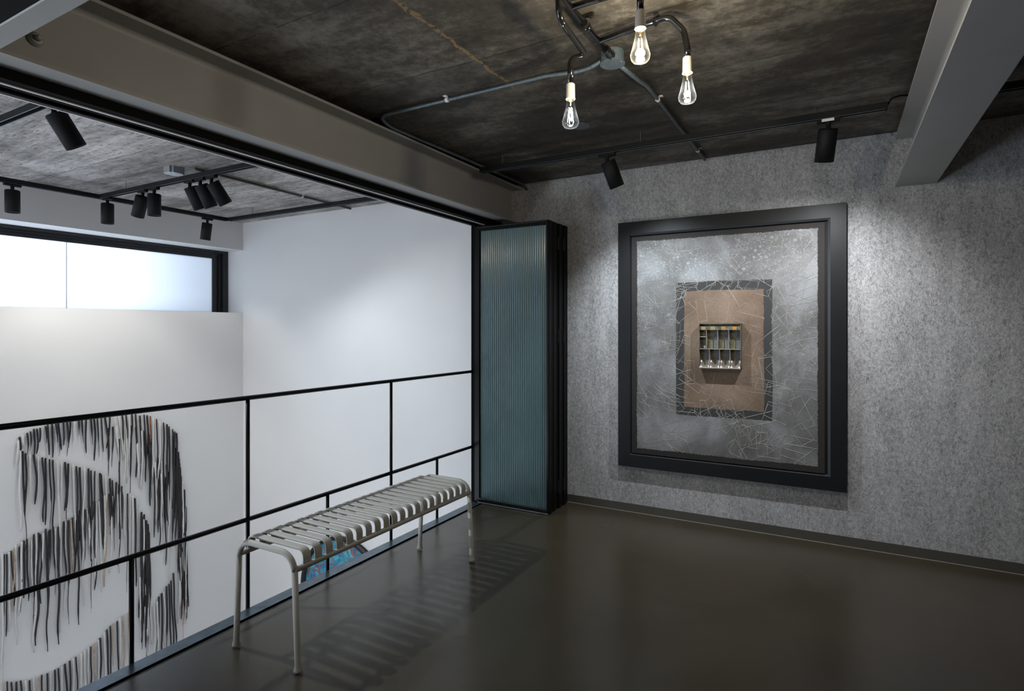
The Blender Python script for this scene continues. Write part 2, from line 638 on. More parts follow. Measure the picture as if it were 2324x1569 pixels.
# bolt and washer on the web of the left beam
bt = thing('beam_bolt', 'round bolt head with cup washer on the left beam by the cross beam', 'bolt', tuple(onX(80, 90, -2.329)))
bt_c = Vector((0, 0, 0))
obj('washer', lathe(bmesh.new(), [(0.024, 0), (0.024, 0.006), (0.017, 0.016), (0.010, 0.018)], 20, (0, 0, 0), (1, 0, 0)), M['beam'], bt, smooth=False)
obj('bolt_head', lathe(bmesh.new(), [(0.010, 0.014), (0.010, 0.028), (0.006, 0.033), (0, 0.034)], 16, (0, 0, 0), (1, 0, 0)), M['beam'], bt)

# folding-door head track below the left beam
hd = thing('door_head_track', 'black head track of the folding doors fixed under the left beam', 'door track', (-2.42, 0.3, 2.16))


def child(name, bm, m, par, smooth=False, label=None):
    """mesh given in world coordinates, parented to a thing that sits at its own base"""
    o = obj(name, bm, m, par, smooth, label)
    o.matrix_parent_inverse = Matrix.Translation(-Vector(par.location)) if par.parent is None else Matrix.Identity(4)
    if par.parent is None and par.rotation_euler.z:
        o.matrix_parent_inverse = (Matrix.Translation(par.location) @ Matrix.Rotation(par.rotation_euler.z, 4, 'Z')).inverted()
    return o


bm = bmesh.new()
box(bm, -2.388, -2.345, -3.5, 4.0, 2.158, ZB - 0.001)
box(bm, -2.485, -2.388, -3.5, 4.0, 2.172, ZB - 0.001)
box(bm, -2.440, -2.402, -3.5, 4.0, 2.160, 2.172)
box(bm, -2.4865, -2.470, -3.5, 4.0, 2.158, 2.172)
child('track_channel', bm, M['track_black'], hd)
child('track_lip', bbox(-2.394, -2.3855, -3.5, 3.80, 2.153, 2.1585), M['alu'], hd, label='bright metal lip of the head track')  # non-metal pale strip stands in for daylight reflected on the lip
child('track_lip', bbox(-2.4900, -2.4825, -3.5, 3.80, 2.149, 2.159), M['alu'], hd, label='bright metal lip of the head track')

hd2 = thing('door_head_track', 'black head track under the cross beam at the top left corner', 'door track', (-1.0, 0.6, 2.16))
bm = bmesh.new()
box(bm, -2.21, 0.29, 0.50, 0.668, 2.160, ZB - 0.001)
child('track_channel', bm, M['track_black'], hd2)
child('track_lip', bbox(-2.21, 0.29, 0.668, 0.690, 2.180, ZB - 0.001), M['alu'], hd2)
child('track_lip', bbox(-2.21, 0.29, 0.600, 0.606, 2.150, 2.160), M['alu'], hd2)

# pivot post where rail and door meet
o = struct('trim_7', bbox(-2.490, -2.452, 3.765, 3.80, -0.30, 2.158, 0.003), M['track_black'])

# ------------------------------------------------------------------ railing
rl = thing('railing', 'slim black steel railing along the open edge of the landing', 'railing', (-2.483, 1.8, 0))
XR = -2.484
RR = 0.0112
bm = bmesh.new()
tube(bm, [(XR, -3.4, 1.013), (XR, 3.768, 1.013)], RR, 16)
child('handrail', bm, M['black_steel'], rl, True)
bm = bmesh.new()
tube(bm, [(XR, -3.4, 0.4255), (XR, 3.768, 0.4255)], RR, 16)
child('mid_rail', bm, M['black_steel'], rl, True)
for y, zt in ((0.79, 1.013), (1.803, 1.013), (2.832, 1.013), (-0.24, 1.013), (1.275, 0.4255), (2.305, 0.4255), (3.318, 0.4255), (0.25, 0.4255)):
    bm = bmesh.new()
    tube(bm, [(XR, y, -0.25), (XR, y, zt)], 0.0095, 12)
    child('post', bm, M['black_steel'], rl, True)

# ------------------------------------------------------------------ bench
BX0, BX1, BY0, BY1 = -2.218, -1.838, 1.555, 2.788
bcx = (BX0 + BX1) / 2
bn = thing('slatted_bench', 'pale grey powder-coated metal bench with curved seat slats beside the railing', 'bench', (bcx, (BY0 + BY1) / 2, 0))
TR = 0.0125
ZT = 0.4585      # centre height of end tube top


def arch_path(z_low, xl, xr, zt, r=0.075):
    return round_path([(xl, 0, z_low), (xl + 0.012, 0, zt), (xr - 0.012, 0, zt), (xr, 0, z_low)], r, 8)


for y in (BY0, BY1):
    pts = round_path([(BX0, y, 0.008), (BX0 + 0.022, y, ZT), (BX1 - 0.022, y, ZT), (BX1, y, 0.008)], 0.075, 10)
    # split: legs below the side rail, arch above
    bm = bmesh.new()
    zr = 0.395
    def lerp(a, b, z):
        t = (z - a.z) / (b.z - a.z)
        return a + (b - a) * t
    a0, a1 = pts[0], pts[1]
    pL = lerp(a0, a1, zr)
    e0, e1 = pts[-1], pts[-2]
    pR = lerp(e0, e1, zr)
    tube(bm, [pL] + pts[1:-1] + [pR], TR, 14)
    child('end_arch', bm, M['bench'], bn, True)
    for base, top in ((a0, pL), (e0, pR)):
        bm = bmesh.new()
        foot = [base + (top - base) * t for t in (0, 0.010, 0.03, 0.055, 1.0)]
        tube(bm, foot, [0.0175, 0.0175, 0.0145, TR, TR], 14)
        child('leg', bm, M['bench'], bn, True)
for xs in (BX0 + 0.0185, BX1 - 0.0185):
    bm = bmesh.new()
    tube(bm, [(xs, BY0 - 0.004, 0.399), (xs, BY1 + 0.004, 0.399)], 0.0120, 14)
    child('side_rail', bm, M['bench'], bn, True)
# slats: flat bar bent over the top
sl_me = None
xl, xr = BX0 + 0.0185, BX1 - 0.0185
prof = round_path([(xl, 0, 0.402), (xl, 0, 0.463), (xr, 0, 0.463), (xr, 0, 0.402)], 0.085, 8)
bm = bmesh.new()
hw, th = 0.0187, 0.0052
rings = []
for i, p in enumerate(prof):
    t = (prof[min(i + 1, len(prof) - 1)] - prof[max(i - 1, 0)]).normalized()
    nrm = Vector((0, 1, 0)).cross(t).normalized()
    sec = [(-hw + 0.004, -th), (hw - 0.004, -th), (hw, -th + 0.004), (hw, th - 0.003), (hw - 0.004, th), (-hw + 0.004, th), (-hw, th - 0.003), (-hw, -th + 0.004)]
    rings.append([bm.verts.new(p + Vector((0, 1, 0)) * a + nrm * (-b_)) for a, b_ in sec])
for A, B in zip(rings[:-1], rings[1:]):
    for k in range(8):
        bm.faces.new((A[k], A[(k + 1) % 8], B[(k + 1) % 8], B[k]))
bm.faces.new(rings[0])
bm.faces.new(rings[-1][::-1])
bmesh.ops.translate(bm, verts=bm.verts, vec=(-bcx, 0, 0))
first = obj('slat', bm, M['bench'], bn)
pitch = (BY1 - BY0) / 21
for i in range(20):
    s = first if i == 0 else mesh_obj('slat', first.data, bn)
    s.location = (0, BY0 + pitch * (i + 1) - (BY0 + BY1) / 2, 0)

# ------------------------------------------------------------------ folding glazed doors
DX0, DX1 = -2.448, -1.811
dlabels = ['front panel of the folded door stack, teal reeded glass in a black frame',
           'second folded door panel, close behind the front panel',
           'third folded door panel, between the second and the rearmost panel',
           'rearmost folded door panel, nearest the felt wall']
ZT_D = 2.135
for i, y0 in enumerate((3.748, 3.838, 3.926, 4.014)):
    y1 = y0 + (0.078 if i == 0 else 0.070)
    dp = thing('folding_door_panel', dlabels[i], 'door', ((DX0 + DX1) / 2, (y0 + y1) / 2, 0), group='folding glazed door panels')
    sx = DX1 - (0.0 if i != 1 else 0.004)
    # stiles
    child('stile', bbox(DX0, DX0 + 0.044, y0, y1, 0.012, ZT_D, 0.002), M['black_steel'], dp)
    child('stile', bbox(sx - 0.020, sx, y0, y1, 0.012, ZT_D, 0.002), M['black_steel'], dp)
    child('top_rail', bbox(DX0 + 0.044, sx - 0.02, y0, y1, ZT_D - 0.034, ZT_D, 0.002), M['black_steel'], dp)
    child('bottom_rail', bbox(DX0 + 0.044, sx - 0.02, y0, y1, 0.008, 0.036, 0.002), M['black_steel'], dp)
    if i == 0:
        # glazing beads, shoe and handle groove on the front face
        bm = bmesh.new()
        box(bm, DX0 + 0.040, sx - 0.016, y0 - 0.004, y0 + 0.002, 0.036, 0.040)
        box(bm, DX0 + 0.040, sx - 0.016, y0 - 0.004, y0 + 0.002, ZT_D - 0.010, ZT_D - 0.007)
        box(bm, sx - 0.018, sx - 0.015, y0 - 0.004, y0 + 0.002, 0.036, ZT_D - 0.02)
        child('glazing_bead', bm, M['frame_lip'], dp)
        child('shoe', bbox(DX0 + 0.03, sx - 0.005, y0 - 0.004, y0 + 0.01, 0.004, 0.012, 0.001), M['galv'], dp)
    # reeded glass: scalloped sheet
    bm = bmesh.new()
    gx0, gx1 = DX0 + 0.040, sx - 0.018
    nfl = 31 if i == 0 else 12
    k = nfl * 6
    yg = y0 + 0.022
    top, bot = [], []
    fro, bac = [], []
    for q in range(k + 1):
        ph = q / 6.0
        d = abs(math.sin(PI * ph)) * 0.0048
        x = gx0 + (gx1 - gx0) * q / k
        fro.append((x, yg - d))
        bac.append((x, yg + 0.006))
    vs = [[bm.verts.new((a, b_, z)) for (a, b_) in fro] for z in (0.030, ZT_D - 0.028)]
    vb = [[bm.verts.new((a, b_, z)) for (a, b_) in (bac[0], bac[-1])] for z in (0.030, ZT_D - 0.028)]
    for q in range(k):
        bm.faces.new((vs[0][q], vs[0][q + 1], vs[1][q + 1], vs[1][q]))
    bm.faces.new((vb[0][0], vb[0][1], vb[1][1], vb[1][0]))
    bm.faces.new((vs[0][0], vs[1][0], vb[1][0], vb[0][0]))
    bm.faces.new((vs[0][-1], vs[1][-1], vb[1][1], vb[0][1]))
    bm.faces.new([vs[1][q] for q in range(k + 1)] + [vb[1][1], vb[1][0]])
    bm.faces.new([vs[0][q] for q in range(k + 1)] + [vb[0][1], vb[0][0]])
    g = child('reeded_glass', bm, M['reeded'], dp)
    # side profile grooves + seals on the free edge
    bm = bmesh.new()
    box(bm, sx - 0.002, sx + 0.0025, y0 + 0.008, y0 + 0.012, 0.02, ZT_D - 0.01)
    box(bm, sx - 0.002, sx + 0.0025, y1 - 0.014, y1 - 0.010, 0.02, ZT_D - 0.01)
    child('edge_seal', bm, M['black_matte'], dp)
    if i in (1, 2):
        for z in (1.985, 1.29, 0.17):
            bm = bmesh.new()
            tube(bm, [(sx + 0.004, y1 + 0.008, z - 0.05), (sx + 0.004, y1 + 0.008, z + 0.05)], 0.0045, 10)
            box(bm, sx - 0.004, sx + 0.001, y1 - 0.012, y1 + 0.008, z - 0.045, z + 0.045)
            child('hinge', bm, M['gloss_black'], dp)

# ------------------------------------------------------------------ framed relief picture
FX0, FX1, FZ0, FZ1 = -1.404, 0.050, 0.342, 2.123
pic = thing('framed_picture', 'large abstract grey and brown relief picture in a wide black frame on the felt wall', 'picture', ((FX0 + FX1) / 2, D, FZ0))
IX0, IX1, IZ0, IZ1 = -1.318, -0.036, 0.430, 2.036     # inner edge of flat band
bm = bmesh.new()


def ring(bm, a, b, ya, yb):
    """frame ring between rectangles a (outer) and b (inner), y from front ya to back yb"""
    x0, x1, z0, z1 = a
    u0, u1, w0, w1 = b
    fo = [bm.verts.new(p) for p in ((x0, ya[0], z0), (x1, ya[0], z0), (x1, ya[0], z1), (x0, ya[0], z1))]
    fi = [bm.verts.new(p) for p in ((u0, ya[1], w0), (u1, ya[1], w0), (u1, ya[1], w1), (u0, ya[1], w1))]
    bo = [bm.verts.new(p) for p in ((x0, yb, z0), (x1, yb, z0), (x1, yb, z1), (x0, yb, z1))]
    bi = [bm.verts.new(p) for p in ((u0, yb, w0), (u1, yb, w0), (u1, yb, w1), (u0, yb, w1))]
    for k in range(4):
        j = (k + 1) % 4
        bm.faces.new((fo[k], fo[j], fi[j], fi[k]))
        bm.faces.new((fo[k], bo[k], bo[j], fo[j]))
        bm.faces.new((fi[k], fi[j], bi[j], bi[k]))
        bm.faces.new((bo[k], bi[k], bi[j], bo[j]))
    return bm


ring(bm, (FX0, FX1, FZ0, FZ1), (IX0, IX1, IZ0, IZ1), (4.080, 4.080), 4.118)
child('outer_frame', bm, M['frame_black'], pic)
bm = bmesh.new()
JX0, JX1, JZ0, JZ1 = IX0 + 0.002, -0.053, 0.436, 2.0305
ring(bm, (IX0, IX1, IZ0, IZ1), (IX0 + 0.004, -0.051, IZ0 + 0.006, 2.024), (4.082, 4.092), 4.118)
child('inner_frame_lip', bm, M['frame_lip'], pic)
child('backing_board', bbox(IX0, IX1, 4.112, 4.117, IZ0, IZ1), M['groove'], pic)
# canvas
CX0, CX1, CZ0, CZ1 = -1.304, -0.066, 0.443, 2.014
m, nt, b = newmat('painted_canvas')
tc = N(nt, 'ShaderNodeTexCoord')
P = tc.outputs['Object']
x, y, z = sep(nt, P)
ed = noise(nt, objcoord(nt, (1, 1, 1)), 70, 5, 0.75)
ed2 = noise(nt, objcoord(nt, (1, 1, 1), (5, 5, 5)), 7, 3)
off = math_(nt, 'ADD', math_(nt, 'MULTIPLY', math_(nt, 'SUBTRACT', ed, 0.5), 0.022), math_(nt, 'MULTIPLY', math_(nt, 'SUBTRACT', ed2, 0.5), 0.016))


def rectmask(x0, x1, z0, z1):
    cxm, czm = (x0 + x1) / 2, (z0 + z1) / 2
    dx = math_(nt, 'SUBTRACT', (x1 - x0) / 2, math_(nt, 'ABSOLUTE', math_(nt, 'SUBTRACT', x, cxm)))
    dz = math_(nt, 'SUBTRACT', (z1 - z0) / 2, math_(nt, 'ABSOLUTE', math_(nt, 'SUBTRACT', z, czm)))
    d = math_(nt, 'ADD', math_(nt, 'MINIMUM', dx, dz), off)
    return math_(nt, 'MULTIPLY', d, 260, clamp=True)


dk = mixc(nt, ed, (0.014, 0.013, 0.012), (0.036, 0.033, 0.030))
cl = noise(nt, P, 3.2, 7, 0.6, 0.6)
gr = ramp(nt, math_(nt, 'MULTIPLY_ADD', ed, 0.25, math_(nt, 'MULTIPLY', cl, 0.8)), [(0.36, (0.088, 0.086, 0.085)), (0.5, (0.14, 0.139, 0.139)), (0.66, (0.245, 0.255, 0.265))])
# splatter
for sc, thr, dens in ((30, 0.18, 0.52), (60, 0.24, 0.49), (110, 0.28, 0.46)):
    vo = N(nt, 'ShaderNodeTexVoronoi')
    vo.inputs['Scale'].default_value = sc
    L(nt, P, vo.inputs['Vector'])
    cs = N(nt, 'ShaderNodeSeparateColor')
    L(nt, vo.outputs['Color'], cs.inputs[0])
    spot = math_(nt, 'LESS_THAN', vo.outputs['Distance'], math_(nt, 'MULTIPLY', cs.outputs[0], thr * 2.0))
    zg = math_(nt, 'MULTIPLY_ADD', z, 0.16, -0.22)
    clus = math_(nt, 'GREATER_THAN', math_(nt, 'ADD', noise(nt, P, 3.6, 5, 0.65), zg), dens + 0.10)
    clus = math_(nt, 'MULTIPLY', clus, math_(nt, 'GREATER_THAN', cs.outputs[1], 0.45))
    gr = mixc(nt, math_(nt, 'MULTIPLY', math_(nt, 'MULTIPLY', spot, clus), 0.22), gr, (0.50, 0.54, 0.56))
brn = ramp(nt, math_(nt, 'MULTIPLY_ADD', noise(nt, P, 120, 4, 0.7), 0.4, math_(nt, 'MULTIPLY', noise(nt, P, 4, 5), 0.6)),
           [(0.38, (0.12, 0.082, 0.058)), (0.52, (0.175, 0.125, 0.09)), (0.66, (0.24, 0.178, 0.132))])
col = mixc(nt, rectmask(-1.265, -0.104, 0.480, 1.979), dk, gr)
col = mixc(nt, rectmask(-0.986, -0.364, 0.745, 1.673), col, mixc(nt, ed, (0.028, 0.028, 0.028), (0.05, 0.05, 0.05)))
col = mixc(nt, rectmask(-0.929, -0.415, 0.802, 1.610), col, brn)
L(nt, col, b.inputs['Base Color'])
b.inputs['Roughness'].default_value = 0.75
b.inputs['Specular IOR Level'].default_value = 0.25
bump(nt, b, math_(nt, 'ADD', noise(nt, P, 220, 4, 0.7), math_(nt, 'MULTIPLY', cl, 1.5)), 0.35, 0.003)
cv = obj('canvas', bbox(CX0, CX1, 4.086, 4.110, CZ0, CZ1, 0.002), m, pic)
cv.matrix_parent_inverse = Matrix.Translation(-Vector(pic.location))
# scored rectangle outlines (thin raised lines)
random.seed(11)
bm = bmesh.new()
yc = 4.0857


def line3(bm, p, q, wd):
    d = (q - p)
    if d.length < 1e-5:
        return
    n = Vector((-d.y, d.x)).normalized() * wd
    v = []
    for (a, b_) in ((p - n, yc), (p + n, yc), (q + n, yc), (q - n, yc), (p, yc - 0.0012), (q, yc - 0.0012)):
        v.append(bm.verts.new((a.x, b_, a.y)))
    bm.faces.new((v[0], v[3], v[5], v[4]))
    bm.faces.new((v[1], v[4], v[5], v[2]))
    bm.faces.new((v[0], v[4], v[1]))
    bm.faces.new((v[3], v[2], v[5]))


def clampseg(p, q, R):
    # Liang-Barsky clip
    x0, x1, z0, z1 = R
    d = q - p
    t0, t1 = 0.0, 1.0
    for pp, qq in ((-d.x, p.x - x0), (d.x, x1 - p.x), (-d.y, p.y - z0), (d.y, z1 - p.y)):
        if abs(pp) < 1e-9:
            if qq < 0:
                return None
        else:
            t = qq / pp
            if pp < 0:
                t0 = max(t0, t)
            else:
                t1 = min(t1, t)
    if t0 >= t1:
        return None
    return p + d * t0, p + d * t1


GR = (-1.262, -0.108, 0.484, 1.976)
rects = []
for k in range(210):
    cxr = random.uniform(GR[0], GR[1])
    czr = random.uniform(GR[2], GR[3])
    inner = (-0.93 < cxr < -0.41) and (0.80 < czr < 1.61)
    if inner:
        continue
    rects.append((cxr, czr, random.uniform(0.05, 0.085), random.uniform(0.12, 0.21), random.uniform(0, PI)))
# the sparser rectangles on the brown field, around the tray
for c in ((1592, 705, 0.06, 0.15, 0.12), (1640, 705, 0.065, 0.15, -0.15), (1675, 668, 0.065, 0.16, 0.5), (1620, 660, 0.06, 0.14, -0.6),
          (1700, 725, 0.06, 0.17, 1.25), (1705, 780, 0.07, 0.16, -0.35), (1568, 845, 0.05, 0.16, 0.0), (1566, 775, 0.06, 0.10, 1.2),
          (1568, 870, 0.05, 0.17, 0.95), (1680, 900, 0.06, 0.16, 0.9), (1610, 870, 0.05, 0.16, -0.2), (1715, 880, 0.06, 0.17, 1.5),
          (1690, 845, 0.06, 0.14, -1.35), (1600, 925, 0.06, 0.15, -0.7), (1657, 935, 0.06, 0.15, 0.3)):
    p = onY(c[0], c[1], 4.09)
    rects.append((p.x, p.z, c[2], c[3], c[4]))
for (cxr, czr, wd, hh, an) in rects:
    ca, sa = math.cos(an), math.sin(an)
    cs = []
    for (a, b_) in ((-wd / 2, -hh / 2), (wd / 2, -hh / 2), (wd / 2, hh / 2), (-wd / 2, hh / 2)):
        cs.append(Vector((cxr + a * ca - b_ * sa + random.uniform(-.004, .004), czr + a * sa + b_ * ca + random.uniform(-.004, .004))))
    for k in range(4):
        s = clampseg(cs[k], cs[(k + 1) % 4], GR)
        if s:
            line3(bm, s[0], s[1], random.choice((0.0009, 0.0012, 0.0015)))
ln = child('scored_lines', bm, simple('dried_paint_line', (0.27, 0.26, 0.235), 0.6, var=0.4, vscale=14), pic)
ln['kind'] = 'stuff'

# tin coin tray mounted on the canvas
tin = simple('old_tin', (0.12, 0.115, 0.085), 0.45, metal=0.3, var=0.7, vscale=38, bumpk=0.15, bscale=160)
tin_l = simple('worn_tin_edge', (0.34, 0.31, 0.25), 0.45, metal=0.3, var=0.3, vscale=60)
tin_b = simple('bright_tin', (0.42, 0.38, 0.345), 0.38, metal=0.8, var=0.2, vscale=50)
tin_bl = simple('blue_grey_tin', (0.075, 0.09, 0.12), 0.45, metal=0.3, var=0.5, vscale=60)
TX0, TX1, TZ0, TZ1 = -0.816, -0.551, 1.079, 1.383
TY0, TY1 = 4.032, 4.086
tray = child('coin_tray', bbox(TX0, TX1, TY1 - 0.004, TY1, TZ0, TZ1), tin, pic, label='old tin coin tray with compartments fixed at the picture centre')


def tchild(name, bm, m, label=None):
    o = obj(name, bm, m, tray, False, label)
    o.matrix_parent_inverse = Matrix.Identity(4)
    return o


t = 0.0022
W_, H_ = TX1 - TX0, TZ1 - TZ0


def tx(u):
    return TX0 + W_ * u


def tz(vv):
    return TZ1 - H_ * vv


bm = bmesh.new()
box(bm, TX0, TX0 + t, TY0, TY1, TZ0, TZ1)
box(bm, TX1 - t, TX1, TY0, TY1, TZ0, TZ1)
box(bm, TX0, TX1, TY0, TY1, TZ1 - t, TZ1)
tchild('side_wall', bm, tin)
bm = bmesh.new()
box(bm, TX0, TX1, TY0 - 0.002, TY0 + 0.001, TZ1 - 0.004, TZ1)
box(bm, TX0, TX0 + 0.0025, TY0 - 0.001, TY0 + 0.001, TZ0, TZ1)
box(bm, TX1 - 0.003, TX1, TY0 - 0.001, TY0 + 0.001, TZ0, TZ1)
tchild('rim', bm, tin)
bm = bmesh.new()
box(bm, TX0, TX1, TY0 - 0.003, TY1, TZ0, TZ0 + 0.006)
tube(bm, [(TX0, TY0 - 0.002, TZ0 + 0.006), (TX1, TY0 - 0.002, TZ0 + 0.006)], 0.004, 8)
tchild('bottom_ledge', bm, tin_b)
# top cover strip with painted numbers squares
tchild('top_cover', bbox(tx(0.01), tx(0.99), TY0 + 0.006, TY0 + 0.009, tz(0.145), tz(0.065)), tin)
for k, (u0, u1, cc) in enumerate(((0.055, 0.15, (0.26, 0.20, 0.08)), (0.275, 0.385, (0.25, 0.21, 0.09)), (0.535, 0.64, (0.30, 0.17, 0.055)), (0.80, 0.90, (0.38, 0.18, 0.025)))):
    tchild('painted_square', bbox(tx(u0), tx(u1), TY0 + 0.004, TY0 + 0.0062, tz(0.143), tz(0.068)), simple('tray_square_%d' % k, cc, 0.6, var=0.2, vscale=200))
tchild('divider', bbox(tx(0.01), tx(0.99), TY0 + 0.004, TY1, tz(0.572), tz(0.562)), tin_l)
for u in (0.175, 0.45, 0.715):
    tchild('divider', bbox(tx(u) - 0.001, tx(u) + 0.001, TY0 + 0.006, TY1, tz(0.562), tz(0.145)), tin_l)
tchild('divider', bbox(tx(0.01), tx(0.175), TY0 + 0.010, TY1, tz(0.305), tz(0.290)), tin_l)
for u in (0.25, 0.495, 0.745):
    tchild('divider', bbox(tx(u) - 0.001, tx(u) + 0.001, TY0 + 0.004, TY1, tz(0.94), tz(0.572)), tin_l)
for (u0, u1) in ((0.20, 0.44), (0.47, 0.70), (0.735, 0.98)):
    tchild('grey_plate', bbox(tx(u0), tx((u0 + u1) / 2), TY1 - 0.018, TY1 - 0.004, tz(0.56), tz(0.375)), simple('tray_ochre', (0.13, 0.12, 0.075), 0.5, 0.2, var=0.4, vscale=80))
    tchild('grey_plate', bbox(tx((u0 + u1) / 2 + 0.02), tx(u1), TY1 - 0.022, TY1 - 0.004, tz(0.56), tz(0.375)), simple('tray_grey', (0.16, 0.17, 0.17), 0.5, 0.2, var=0.3, vscale=80))
    tchild('blue_plate', bbox(tx((u0 + u1) / 2 + 0.02), tx(u1), TY1 - 0.012, TY1 - 0.004, tz(0.375), tz(0.15)), tin_bl)
for (u0, u1) in ((0.02, 0.24), (0.26, 0.485), (0.51, 0.735), (0.76, 0.98)):
    tchild('blue_plate', bbox(tx(u0 + 0.55 * (u1 - u0)), tx(u1), TY1 - 0.008, TY1 - 0.004, tz(0.80), tz(0.58)), tin_bl)
    # curved coin cup: cylinder-cut scoop
    bm = bmesh.new()
    nx, nz = 12, 8
    grid = []
    for a in range(nx + 1):
        col_ = []
        for c_ in range(nz + 1):
            s, q = a / nx, c_ / nz
            X = tx(u0 + (u1 - u0) * s)
            up = abs(s - 0.42) / 0.58
            zz = tz(0.965 - 0.155 * q * (0.35 + 0.65 * min(1, up * 1.6)))
            yy = TY0 + 0.004 + 0.042 * math.sin(q * PI / 2) ** 1.5 - 0.006 * math.cos(s * 2 * PI)
            col_.append(bm.verts.new((X, yy, zz)))
        grid.append(col_)
    for a in range(nx):
        for c_ in range(nz):
            bm.faces.new((grid[a][c_], grid[a + 1][c_], grid[a + 1][c_ + 1], grid[a][c_ + 1]))
    o = tchild('coin_cup', bm, tin_b)
    for p_ in o.data.polygons:
        p_.use_smooth = True
bm = bmesh.new()
lathe(bm, [(0.012, 0), (0.014, 0.018), (0.0, 0.018)], 12, (tx(0.135), TY1 - 0.022, tz(0.555)))
tchild('coin_cup', bm, tin_b)

# ------------------------------------------------------------------ track lighting
ZK = 2.440
TKW, TKH = 0.017, 0.017


def track(label, p, q, hangers, group=None, z=ZK, lip=True):
    p = Vector((p[0], p[1], z))
    q = Vector((q[0], q[1], z))
    t_ = thing('lighting_track', label, 'light track', tuple((p + q) / 2), group=group)
    bm = bmesh.new()
    if abs(p.x - q.x) > abs(p.y - q.y):
        x0, x1 = min(p.x, q.x), max(p.x, q.x)
        box(bm, x0, x1, p.y - TKW, p.y + TKW, z + 0.006, z + TKH)
        for s in (-1, 1):
            box(bm, x0, x1, p.y + s * TKW - 0.004 * (s > 0), p.y + s * TKW + 0.004 * (s < 0), z - TKH, z + 0.006)
        box(bm, x0, x1, p.y - 0.0045, p.y + 0.0045, z - 0.004, z + 0.006)
        lipb = bmesh.new()
        for s in (-1, 1):
            box(lipb, x0 + 0.01, x1 - 0.01, p.y + s * (TKW - 0.002) - 0.002, p.y + s * (TKW - 0.002) + 0.002, z - TKH - 0.0012, z - TKH)
    else:
        y0, y1 = min(p.y, q.y), max(p.y, q.y)
        box(bm, p.x - TKW, p.x + TKW, y0, y1, z + 0.006, z + TKH)
        for s in (-1, 1):
            box(bm, p.x + s * TKW - 0.004 * (s > 0), p.x + s * TKW + 0.004 * (s < 0), y0, y1, z - TKH, z + 0.006)
        box(bm, p.x - 0.0045, p.x + 0.0045, y0, y1, z - 0.004, z + 0.006)
        lipb = bmesh.new()
        for s in (-1, 1):
            box(lipb, p.x + s * (TKW - 0.002) - 0.002, p.x + s * (TKW - 0.002) + 0.002, y0 + 0.01, y1 - 0.01, z - TKH - 0.0012, z - TKH)
    child('track_body', bm, M['black_matte'], t_)
    child('track_edge', lipb, M['galv'], t_)
    for (hx, hy) in hangers:
        bm = bmesh.new()
        tube(bm, [(hx, hy, z + TKH - 0.002), (hx, hy, CE)], 0.0022, 6)
        child('hanger_rod', bm, M['galv'], t_)
    return t_


track('black lighting track above the felt wall, left of the right-hand beam', (-2.145, 3.365), (0.215, 3.365), [(-1.97, 3.365), (-1.02, 3.365), (-0.10, 3.365)], 'lighting tracks over the landing')
track('short visible length of black track right of the wide beam', (0.56, 3.365), (3.3, 3.365), [], 'lighting tracks over the landing')
track('black lighting track running along the window wall of the hall', (-5.325, -3.4), (-5.325, 3.63), [(-5.325, 1.0), (-5.325, 3.30)], 'lighting tracks over the hall')
track('black lighting track in front of the white back wall of the hall', (-5.307, 3.64), (-2.50, 3.64), [(-4.94, 3.64), (-3.2, 3.64)], 'lighting tracks over the hall')
track('black lighting track carrying six spotlights across the hall ceiling', (-5.30, 2.49), (-2.50, 2.49), [(-4.93, 2.49)], 'lighting tracks over the hall')
track('nearest black lighting track over the hall, at the left picture edge', (-5.30, 1.32), (-2.50, 1.32), [(-4.4, 1.32)], 'lighting tracks over the hall')

# small feed cable from the landing track to the beam
bm = bmesh.new()
tube(bm, round_path([(0.215, 3.365, 2.445), (0.232, 3.365, 2.475), (0.27, 3.40, 2.492), (0.335, 3.44, 2.497)], 0.02, 4), 0.005, 8)
tag(obj('power_cable', bm, M['black_matte'], None, True), 'short black cable from the track end up behind the wide beam', 'cable')


